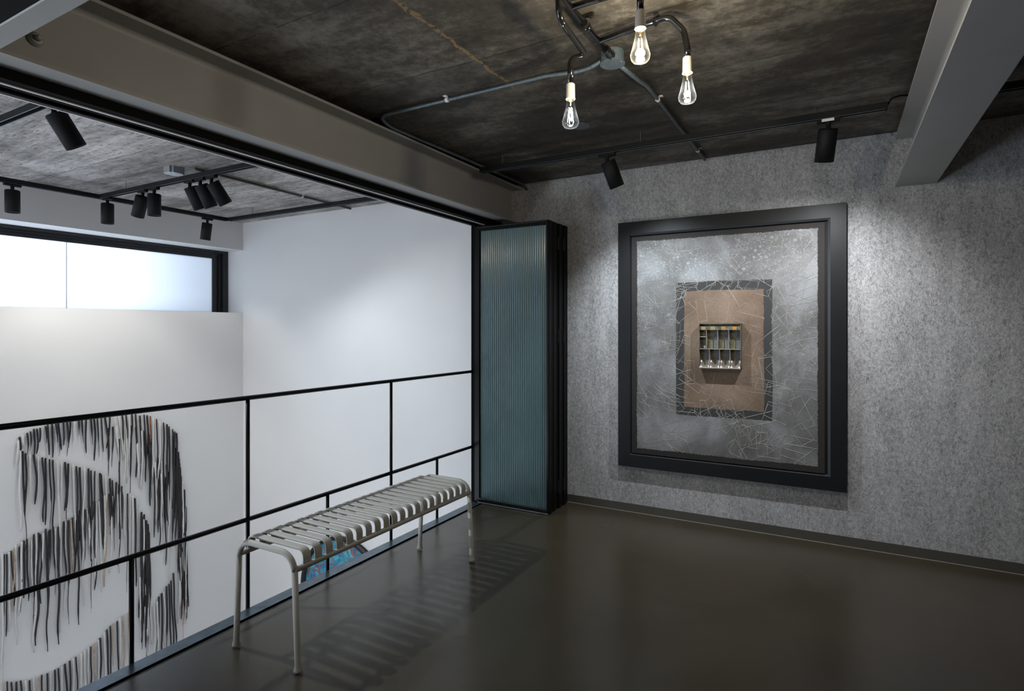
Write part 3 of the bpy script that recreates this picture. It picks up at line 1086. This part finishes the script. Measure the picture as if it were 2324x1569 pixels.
def spotlight(label, x, y, axis_dir, aim, along='X', power=30, size=75, group=None, z=ZK, scale=1.0, blend=0.6, col=(1, 0.96, 0.9), sticker=False, soft=0.03, length=0.165, rad=0.046):
    t_ = thing('track_spotlight', label, 'spotlight', (x, y, z - TKH), group=group)
    zt = z - TKH
    if along == 'X':
        child('adapter', bbox(x - 0.052, x + 0.052, y - 0.015, y + 0.015, zt - 0.020, zt + 0.004, 0.002), M['can_black'], t_)
        if sticker:
            o = child('sticker', bbox(x - 0.030, x + 0.026, y - 0.0158, y - 0.0148, zt - 0.017, zt - 0.003), M['label'], t_, label='small white rating label')
    else:
        child('adapter', bbox(x - 0.015, x + 0.015, y - 0.052, y + 0.052, zt - 0.020, zt + 0.004, 0.002), M['can_black'], t_)
    bm = bmesh.new()
    tube(bm, [(x, y, zt - 0.018), (x, y, zt - 0.034)], 0.012, 12)
    child('stem', bm, M['can_black'], t_)
    d = Vector(axis_dir).normalized()
    top = Vector((x, y, zt - 0.040))
    # bracket shoulder
    bm = bmesh.new()
    tube(bm, [top + Vector((0, 0, 0.008)), top - Vector((0, 0, 0.020)), top + d * 0.055], [0.011, 0.013, 0.012], 10)
    child('bracket', bm, M['can_black'], t_, True)
    c0 = top + d * 0.010
    bm = bmesh.new()
    lathe(bm, [(0.0, 0.0), (rad - 0.004, 0.0), (rad, 0.004), (rad, length), (rad - 0.0025, length), (rad - 0.0035, length - 0.018), (0.0, length - 0.018)], 28, tuple(c0), tuple(d), cap=False)
    cn = child('can', bm, M['can_black'], t_, False)
    for p_ in cn.data.polygons:
        p_.use_smooth = len(p_.vertices) == 4 and abs(p_.normal.dot(d)) < 0.5
    bm = bmesh.new()
    lathe(bm, [(0.0, length - 0.0165), (rad - 0.006, length - 0.0165)], 24, tuple(c0), tuple(d), cap=False)
    child('lens', bm, M['lens'], t_)
    if power > 0:
        l = bpy.data.lights.new('spot_lamp', 'SPOT')
        l.energy = power
        l.spot_size = math.radians(size)
        l.spot_blend = blend
        l.shadow_soft_size = soft
        l.color = col
        lo = bpy.data.objects.new('spot_lamp', l)
        C.objects.link(lo)
        lo.parent = t_
        lp = c0 + d * (length + 0.004)
        lo.location = lp - Vector(t_.location)
        a = (Vector(aim) - lp) if aim is not None else d
        lo.rotation_euler = a.normalized().to_track_quat('-Z', 'Y').to_euler()
    return t_


GS = 'black track spotlights over the hall'
GL_ = 'black track spotlights over the landing'
cool = (0.86, 0.94, 1.0)
neut = (1.0, 0.97, 0.92)
spotlight('black track spotlight tilted to the wall left of the framed picture', -1.228, 3.365, (0.24, 0.36, -0.90), (-0.95, D, 0.85), 'X', 64, 112, GL_, col=cool, blend=0.8, soft=0.012)
spotlight('black track spotlight with a white rating label, nearest the wide beam', -0.039, 3.365, (-0.12, 0.34, -0.93), (-0.25, D, 0.85), 'X', 70, 126, GL_, col=(0.97, 0.98, 1.0), blend=0.95, sticker=True, soft=0.012)
# hall: along window wall
spotlight('upright black spotlight by the left picture edge, over the long window', -5.325, 1.905, (0.02, 0.0, -1), None, 'Y', 18, 110, GS, col=neut)
spotlight('black spotlight nearest the white corner of the hall', -5.325, 3.425, (-0.16, -0.03, -1), None, 'Y', 14, 110, GS, col=neut)
# hall: middle track, six heads
spotlight('leftmost upright spotlight of the six on the middle track', -5.21, 2.49, (0, 0, -1), None, 'X', 14, 110, GS, col=neut)
spotlight('spotlight tilted left, second from the left on the middle track', -4.691, 2.49, (-0.42, 0.0, -0.9), (-5.76, 2.6, 0.3), 'X', 30, 90, GS, col=neut)
spotlight('upright spotlight touching the left-tilted one on the middle track', -4.534, 2.49, (0.0, 0.0, -1), None, 'X', 14, 100, GS, col=neut)
spotlight('left one of three parallel tilted spotlights below the ceiling box', -4.08, 2.49, (0.10, 0.40, -0.9), (-4.2, D, -0.8), 'X', 22, 95, GS, col=cool)
spotlight('middle one of three parallel tilted spotlights below the ceiling box', -3.955, 2.49, (0.10, 0.42, -0.9), (-3.6, D, -0.2), 'X', 22, 95, GS, col=cool)
spotlight('right one of three parallel tilted spotlights below the ceiling box', -3.825, 2.49, (0.14, 0.55, -0.85), (-3.0, D, 0.2), 'X', 22, 95, GS, col=cool)
# nearest, big in view
spotlight('large near black spotlight hanging from the track at the left edge', -3.245, 1.32, (0.08, 0.50, -0.86), (-1.9, 2.35, 0.2), 'X', 150, 50, GS, col=(0.85, 0.93, 1.0), soft=0.012)

# ------------------------------------------------------------------ conduits and boxes
def conduit(label, pts, rad, r, clips=(), group=None, mat='galv', fitting=None):
    p0 = Vector(pts[0])
    t_ = thing('conduit', label, 'conduit', tuple(p0), group=group)
    bm = bmesh.new()
    tube(bm, round_path(pts, r, 7), rad, 12)
    child('pipe', bm, M[mat], t_, True)
    for (a, d) in clips:
        a = Vector(a)
        d = Vector(d).normalized()
        bm = bmesh.new()
        tube(bm, [a - d * 0.008, a + d * 0.008], rad + 0.0025, 12)
        side = d.cross(Vector((0, 0, 1)))
        q = a + side * (rad + 0.008) + Vector((0, 0, rad - 0.002))
        box(bm, q.x - 0.009, q.x + 0.009, q.y - 0.009, q.y + 0.009, CE - 0.004, CE - 0.0005)
        child('clip', bm, M['alu'], t_)
    return t_


ZC = 2.507
jb = onZ(1390, 146, 2.470)
conduit('long grey conduit from the round box across the ceiling and along the left beam',
        [(jb.x - 0.049, jb.y + 0.0, 2.493), (-0.98, 2.39, 2.494), (-1.16, 2.380, ZC), (-2.165, 2.384, ZC), (-2.243, 2.52, ZC), (-2.215, 3.2, ZC), (-2.180, 4.06, 2.500), (-2.178, 4.105, 2.470)],
        0.0095, [0.25, 0.25, 0.09, 0.3, 0.3, 0.02], [((-1.72, 2.382, ZC), (1, 0, 0)), ((-2.197, 3.62, 2.506), (0, 1, 0))], 'grey conduits on the landing ceiling')
conduit('grey conduit from the round box straight to the felt wall',
        [(jb.x + 0.005, jb.y + 0.049, 2.493), (-0.80, 2.60, 2.495), (-0.79, 2.72, ZC), (-0.79, 4.09, ZC)],
        0.0095, [0.2, 0.2], [((-0.79, 2.90, ZC), (0, 1, 0)), ((-0.79, 3.86, ZC), (0, 1, 0))], 'grey conduits on the landing ceiling')
conduit('dark conduit across the pale hall ceiling to the white back wall',
        [(-4.06, 2.52, 2.508), (-4.10, 4.095, 2.508)], 0.0100, 0.05, [((-4.085, 3.5, 2.508), (0, 1, 0))], None, 'baseboard')

b_ = thing('junction_box', 'round galvanised ceiling box where the black pipe ends', 'junction box', (jb.x, jb.y, 2.470))
obj('box_body', lathe(bmesh.new(), [(0.048, 0.003), (0.048, CE - 2.470)], 28), M['galv'], b_, False)
lid = obj('lid', lathe(bmesh.new(), [(0.0, 0.0), (0.0525, 0.0), (0.0525, 0.003), (0.0, 0.003)], 32, cap=False), M['galv'], b_)
for s in (-1, 1):
    obj('screw', lathe(bmesh.new(), [(0.0, -0.002), (0.0035, -0.0015), (0.0035, 0)], 8, (s * 0.040, -s * 0.004, 0), cap=False), M['brass'], lid)
p = onZ(1318, 286, CE)
tag(obj('blanking_plate', lathe(bmesh.new(), [(0.0, 2.5185), (0.052, 2.5185), (0.053, 2.5195), (0.053, CE)], 32, (p.x, p.y, 0)), M['galv']),
    'flat round grey blanking plate on the ceiling behind the left bulb', 'ceiling plate')
jx, jy = -4.215, 2.455
b2 = thing('junction_box', 'square grey ceiling box above the three tilted spotlights', 'junction box', (jx, jy, 2.475))
bm = bmesh.new()
box(bm, -0.055, 0.055, -0.055, 0.055, 0.003, CE - 2.475)
bmesh.ops.bevel(bm, geom=[e for e in bm.edges if abs((e.verts[0].co - e.verts[1].co).z) > 0.01], offset=0.018, segments=5, affect='EDGES')
obj('box_body', bm, M['grey_plastic'], b2)
bm = bmesh.new()
box(bm, -0.053, 0.053, -0.053, 0.053, 0.0, 0.003)
bmesh.ops.bevel(bm, geom=[e for e in bm.edges if abs((e.verts[0].co - e.verts[1].co).z) > 0.002], offset=0.017, segments=5, affect='EDGES')
obj('cover', bm, M['pale_face'], b2)
for yy in (-0.018, 0.025):
    obj('knockout', lathe(bmesh.new(), [(0.013, 0), (0.013, 0.0015), (0, 0.0015)], 16, (-0.0545, yy, 0.025), (-1, 0, 0), cap=False), M['grey_plastic'], b2)

# ------------------------------------------------------------------ pipe pendant with three filament bulbs
fx = thing('pipe_lamp', 'glossy black bent-pipe ceiling lamp with three bare filament bulbs', 'lamp', (-0.82, 1.9, CE))
PR = 0.0115
ZP = 2.489
XP = -0.822
bm = bmesh.new()
tube(bm, [(XP, 0.9, ZP), (XP, jb.y - 0.06, ZP)], PR, 14)
child('main_pipe', bm, M['gloss_black'], fx, True)
bm = bmesh.new()
tube(bm, [(XP, 2.03, ZP), (XP, 2.036, ZP), (XP, 2.05, ZP)], [PR + 0.003, PR + 0.004, PR + 0.003], 14)
child('pipe_collar', bm, M['gloss_black'], fx, True)
bm = bmesh.new()
ce_ = jb.y - 0.047
tube(bm, [(XP, ce_ - 0.062, ZP), (XP, ce_ - 0.05, ZP), (XP, ce_ - 0.048, ZP), (XP, ce_ - 0.012, ZP), (XP, ce_ - 0.010, ZP), (XP, ce_ + 0.006, ZP)], [0.0155, 0.0155, 0.0175, 0.0175, 0.0195, 0.0195], 16)
child('pipe_union', bm, M['gloss_black'], fx, False)
BULB = [dict(x=-0.882, y=2.017, zb=2.110), dict(x=-0.553, y=1.823, zb=2.206), dict(x=-0.473, y=2.133, zb=2.165)]
SH = 0.058     # socket height
GH = 0.110     # visible glass height
branches = [
    ([(XP, 1.775, ZP), (XP, 1.785, 2.402), (-0.842, 2.075, 2.402), (-0.882, 2.017, 2.375), (-0.882, 2.017, 2.110 + GH + SH - 0.01)], [0.045, 0.040, 0.036]),
    ([(XP, 1.885, ZP), (-0.553, 1.885, ZP), (-0.553, 1.823, 2.455), (-0.553, 1.823, 2.206 + GH + SH - 0.01)], [0.03, 0.03]),
    ([(XP, 2.160, ZP), (-0.535, 2.115, ZP), (-0.485, 2.130, 2.43), (-0.473, 2.133, 2.370), (-0.473, 2.133, 2.165 + GH + SH - 0.01)], [0.045, 0.03, 0.03]),
]
for pts, r in branches:
    bm = bmesh.new()
    tube(bm, round_path(pts, r, 8), PR, 14)
    child('branch_pipe', bm, M['gloss_black'], fx, True)


def clamp(px_, py_, dirx):
    bm = bmesh.new()
    d = Vector(dirx)
    c = Vector((px_, py_, ZP))
    tube(bm, [c - d * 0.009, c + d * 0.009], PR + 0.003, 14)
    s = Vector((d.y, -d.x, 0)) * (1 if d.y else -1)
    q = c + s * (PR + 0.016)
    box(bm, min(c.x, q.x) - 0.008, max(c.x, q.x) + 0.008, min(c.y, q.y) - 0.008, max(c.y, q.y) + 0.008, CE - 0.010, CE - 0.004)
    lathe(bm, [(0.008, CE - 0.018), (0.010, CE - 0.010), (0.010, CE)], 12, (q.x, q.y, 0))
    lathe(bm, [(0.0, -0.006), (0.004, -0.005), (0.004, 0)], 10, (c.x, c.y, ZP - PR - 0.002), cap=False)
    child('pipe_clamp', bm, M['gloss_black'], fx)


clamp(XP, 2.01, (0, 1, 0))
clamp(-0.586, 2.126, (1, 0, 0))
for i, B in enumerate(BULB):
    x, y, zb = B['x'], B['y'], B['zb']
    zs = zb + GH
    bm = bmesh.new()
    lathe(bm, [(0.0, zs + SH), (0.0145, zs + SH), (0.0165, zs + SH - 0.003), (0.0175, zs + 0.004), (0.0185, zs), (0.0165, zs - 0.001), (0.0155, zs + 0.006), (0.0, zs + 0.008)], 28, (x, y, 0), cap=False)
    so = child('lamp_holder', bm, M['porcelain'], fx, True, label='white porcelain lamp holder')
    # bulb glass, ST shape
    pr_ = [(0.0125, GH + 0.002), (0.0145, GH - 0.008), (0.018, GH - 0.030), (0.024, GH - 0.055), (0.0295, GH - 0.076), (0.0320, 0.026), (0.0305, 0.014), (0.0245, 0.005), (0.014, 0.0012), (0.004, 0.0002), (0.003, -0.002), (0.0, -0.003)]
    bm = bmesh.new()
    lathe(bm, [(r_, zb + h_) for r_, h_ in pr_], 28, (x, y, 0), cap=False)
    bu = child('bulb', bm, M['bulb_glass'], fx, True, label='clear teardrop filament bulb')
    bm = bmesh.new()
    lathe(bm, [(0.0, zs + 0.008), (0.0128, zs + 0.008), (0.0135, zs - 0.002), (0.010, zs - 0.006), (0.004, zs - 0.010), (0.003, zs - 0.022), (0.0, zs - 0.024)], 18, (x, y, 0), cap=False)
    o = obj('screw_cap', bm, M['brass'], bu)
    bm = bmesh.new()
    for k in range(4):
        an = PI / 4 + k * PI / 2
        r0, r1 = 0.006, 0.012
        tube(bm, [(x + r0 * math.cos(an), y + r0 * math.sin(an), zb + 0.078), (x + r1 * math.cos(an), y + r1 * math.sin(an), zb + 0.022)], 0.0008, 6)
    o = obj('filament', bm, M['filament'] if i == 1 else M['filament_cool'], bu)
    l = bpy.data.lights.new('bulb_light', 'POINT')
    l.energy = (3, 17, 9)[i]
    l.color = ((0.95, 0.97, 1.0), (1.0, 0.84, 0.60), (1.0, 0.95, 0.86))[i]
    l.shadow_soft_size = (0.006, 0.017, 0.013)[i]
    lo = bpy.data.objects.new('bulb_light', l)
    C.objects.link(lo)
    lo.parent = fx
    lo.location = Vector((x, y, zb + (0.040, 0.042, 0.042)[i])) - Vector(fx.location)

# ------------------------------------------------------------------ hall artworks
# round picture on the white back wall
cr = thing('round_picture', 'round picture with mottled blue and orange surface behind the bench', 'picture', (-4.20, D, -1.27))
m, nt, b = newmat('mottled_blue_print')
P = objcoord(nt)
n = noise(nt, P, 9, 8, 0.7, 1.5)
n2 = noise(nt, P, 60, 6, 0.8)
c1 = ramp(nt, math_(nt, 'MULTIPLY_ADD', n2, 0.3, math_(nt, 'MULTIPLY', n, 0.72)), [(0.34, (0.02, 0.05, 0.16)), (0.43, (0.02, 0.16, 0.36)), (0.52, (0.03, 0.30, 0.45)), (0.60, (0.10, 0.55, 0.62)), (0.66, (0.35, 0.72, 0.75))])
rd = noise(nt, objcoord(nt, (1.6, 1, 0.8), (7, 0, 3)), 8, 6, 0.7, 2.5)
c2 = mixc(nt, math_(nt, 'MULTIPLY', math_(nt, 'GREATER_THAN', rd, 0.535), 0.85), c1, mixc(nt, n2, (0.05, 0.015, 0.03), (0.65, 0.12, 0.03)))
L(nt, c2, b.inputs['Base Color'])
b.inputs['Roughness'].default_value = 0.4
RC = 0.545
o = obj('print', lathe(bmesh.new(), [(0.0, 0.012), (RC, 0.012)], 96, (0, 0, 0), (0, -1, 0), cap=False), m, cr)
o = obj('rim', lathe(bmesh.new(), [(RC, 0.0), (RC, 0.050), (RC + 0.032, 0.050), (RC + 0.032, 0.0)], 96, (0, 0, 0), (0, -1, 0), cap=False), M['window_frame'], cr, True)

# hanging-strand relief on the window wall
art = thing('strand_relief', 'wall relief of hanging black and white strands on the hall wall', 'artwork', (XV, 2.6, -0.6))
random.seed(5)
sm = [simple('black_strand', (0.018, 0.015, 0.017), 0.42, var=0.5, vscale=60, bumpk=0.5, bscale=120),
      simple('white_strand', (0.72, 0.70, 0.68), 0.35, var=0.05, vscale=60, bumpk=0.8, bscale=90),
      simple('beige_strand', (0.50, 0.38, 0.29), 0.45, var=0.3, vscale=40, bumpk=0.5, bscale=90),
      simple('rust_strand', (0.30, 0.10, 0.03), 0.45, var=0.3),
      simple('pink_strand', (0.62, 0.28, 0.28), 0.45, var=0.2),
      simple('navy_strand', (0.01, 0.015, 0.08), 0.4)]
count = 0


def strand(px, py, length, wpx, mi, wav=1.0, lean=0.0):
    """one strand pinned at photo point (px,py) of the wall, hanging length px"""
    global count
    if count >= 298:
        return
    p0 = onX(px, py, XV)
    q0 = onX(px + lean, py + length, XV)
    rad = wpx * 0.5 * (p0.dot(FW) / 1309.0) * 0.88
    n = max(4, int(length / 14))
    pts, rads = [], []
    ph = random.uniform(0, 6)
    am = random.uniform(0.001, 0.009) * wav
    thin = random.random() < 0.25
    off = random.uniform(0.0, 0.012)
    for k in range(n + 1):
        s = k / n
        p = p0.lerp(q0, s)
        p = Vector((XV + rad + 0.003 + off + 0.012 * math.sin(s * PI) * random.uniform(0.6, 1.0), p.y + am * math.sin(ph + s * length / 22.0) * (0.3 + s), p.z))
        pts.append(p)
        r = rad * (1.0 - 0.12 * s)
        if thin and s > 0.6:
            r = rad * 0.38
        if s > 0.93:
            r *= 0.55
        rads.append(r)
    pts.insert(0, pts[0] + Vector((-0.001, 0, rad * 0.6)))
    rads.insert(0, rad * 0.6)
    bm = bmesh.new()
    tube(bm, pts, rads, 5)
    o = child('strand', bm, sm[mi], art, True)
    if mi in (3, 4, 5):
        o['label'] = {3: 'rust-coloured strand', 4: 'pink strand', 5: 'dark blue strand'}[mi]
    count += 1


def along(poly, n, lo, hi, wlo=3.0, whi=5.2, mats=(0, 0, 0, 1), wav=1.0, jit=3):
    tot = [0]
    for a, b_ in zip(poly[:-1], poly[1:]):
        tot.append(tot[-1] + math.hypot(b_[0] - a[0], b_[1] - a[1]))
    for k in range(n):
        s = tot[-1] * (k + 0.5 + random.uniform(-0.2, 0.2)) / n
        for i in range(len(poly) - 1):
            if s <= tot[i + 1]:
                u = (s - tot[i]) / (tot[i + 1] - tot[i])
                x_ = poly[i][0] + (poly[i + 1][0] - poly[i][0]) * u
                y_ = poly[i][1] + (poly[i + 1][1] - poly[i][1]) * u
                break
        f_ = k / max(1, n - 1)
        lo_ = lo if not isinstance(lo, tuple) else lo[0] + (lo[1] - lo[0]) * f_
        hi_ = hi if not isinstance(hi, tuple) else hi[0] + (hi[1] - hi[0]) * f_
        strand(x_, y_ + random.uniform(-jit, jit), random.uniform(lo_, hi_), random.uniform(wlo, whi), random.choice(mats), wav, random.choice((0, 0, 1, -1, 1)) * random.uniform(1, 6))


# top outline, left to right
along([(35, 1003), (48, 988), (66, 980), (84, 972), (106, 966), (128, 958), (150, 950), (200, 944), (250, 940)], 26, (22, 50), (60, 110), 3.4, 5.0, (0, 0, 0, 0, 0, 1), jit=2)
strand(131, 960, 75, 3.0, 5)
along([(255, 942), (300, 941), (335, 945), (356, 955), (375, 964), (390, 974), (400, 990)], 20, (40, 130), (110, 260), 3.2, 5.0, (0, 0, 0, 1), jit=2)
strand(338, 948, 62, 2.6, 3)
# second curve
along([(38, 1020), (50, 1026), (75, 1034), (100, 1040), (150, 1052), (200, 1066), (230, 1078), (262, 1096), (280, 1108)], 29, (100, 60), (240, 190), 3.4, 5.2, (0, 0, 0, 1), jit=2)
# inner upper rows
along([(236, 972), (262, 968), (300, 970), (330, 980), (345, 1000)], 11, 60, 140, 3.2, 5, (0, 0, 1))
along([(262, 998), (290, 1004), (318, 1012), (345, 1030), (372, 1052), (384, 1075)], 11, 80, 170, 3.2, 5, (0, 0, 1), 1.4)
# third curve, the long band
along([(0, 1262), (22, 1248), (45, 1236), (70, 1222), (95, 1206), (120, 1196), (150, 1180), (175, 1165), (200, 1150), (230, 1130), (255, 1124)], 46, (110, 70), (300, 240), 3.2, 5.4, (0, 0, 0, 0, 0, 1, 1, 1, 1, 2), jit=6)
strand(129, 1215, 120, 2.8, 3)
along([(262, 1120), (290, 1118), (312, 1135)], 8, 110, 230, 3.0, 5, (0, 0, 1))
# dense columns
along([(316, 1160), (328, 1182), (336, 1205)], 11, 150, 300, 3.6, 5.2, (0, 0, 0, 1), 0.8, 10)
along([(312, 1320), (325, 1310), (338, 1345)], 9, 100, 190, 3.6, 5.2, (0, 0, 0, 1), 0.8, 8)
along([(393, 1000), (402, 1030), (408, 1080), (414, 1110), (420, 1160)], 22, 160, 300, 3.2, 4.8, (0, 0, 0, 1), 0.8, 8)
along([(402, 1260), (412, 1240), (422, 1250)], 8, 70, 190, 3.2, 4.6, (0, 0, 1), 0.8, 8)
strand(413, 1350, 125, 3.2, 4)
strand(248, 1090, 26, 3.2, 4)
along([(345, 1050), (365, 1075), (385, 1100)], 12, 100, 230, 3.2, 4.8, (0, 0, 1), 1.3, 8)
# lowest curve
along([(0, 1548), (30, 1549), (55, 1546), (85, 1536), (118, 1526), (150, 1505), (180, 1484), (212, 1462), (240, 1430), (268, 1405), (292, 1390)], 34, 90, 170, 3.2, 5.0, (0, 0, 0, 0, 0, 1, 1, 1, 2), jit=2)
along([(345, 1378), (362, 1352), (378, 1330), (392, 1300)], 9, 120, 230, 3.2, 4.8, (0, 0, 1), jit=3)
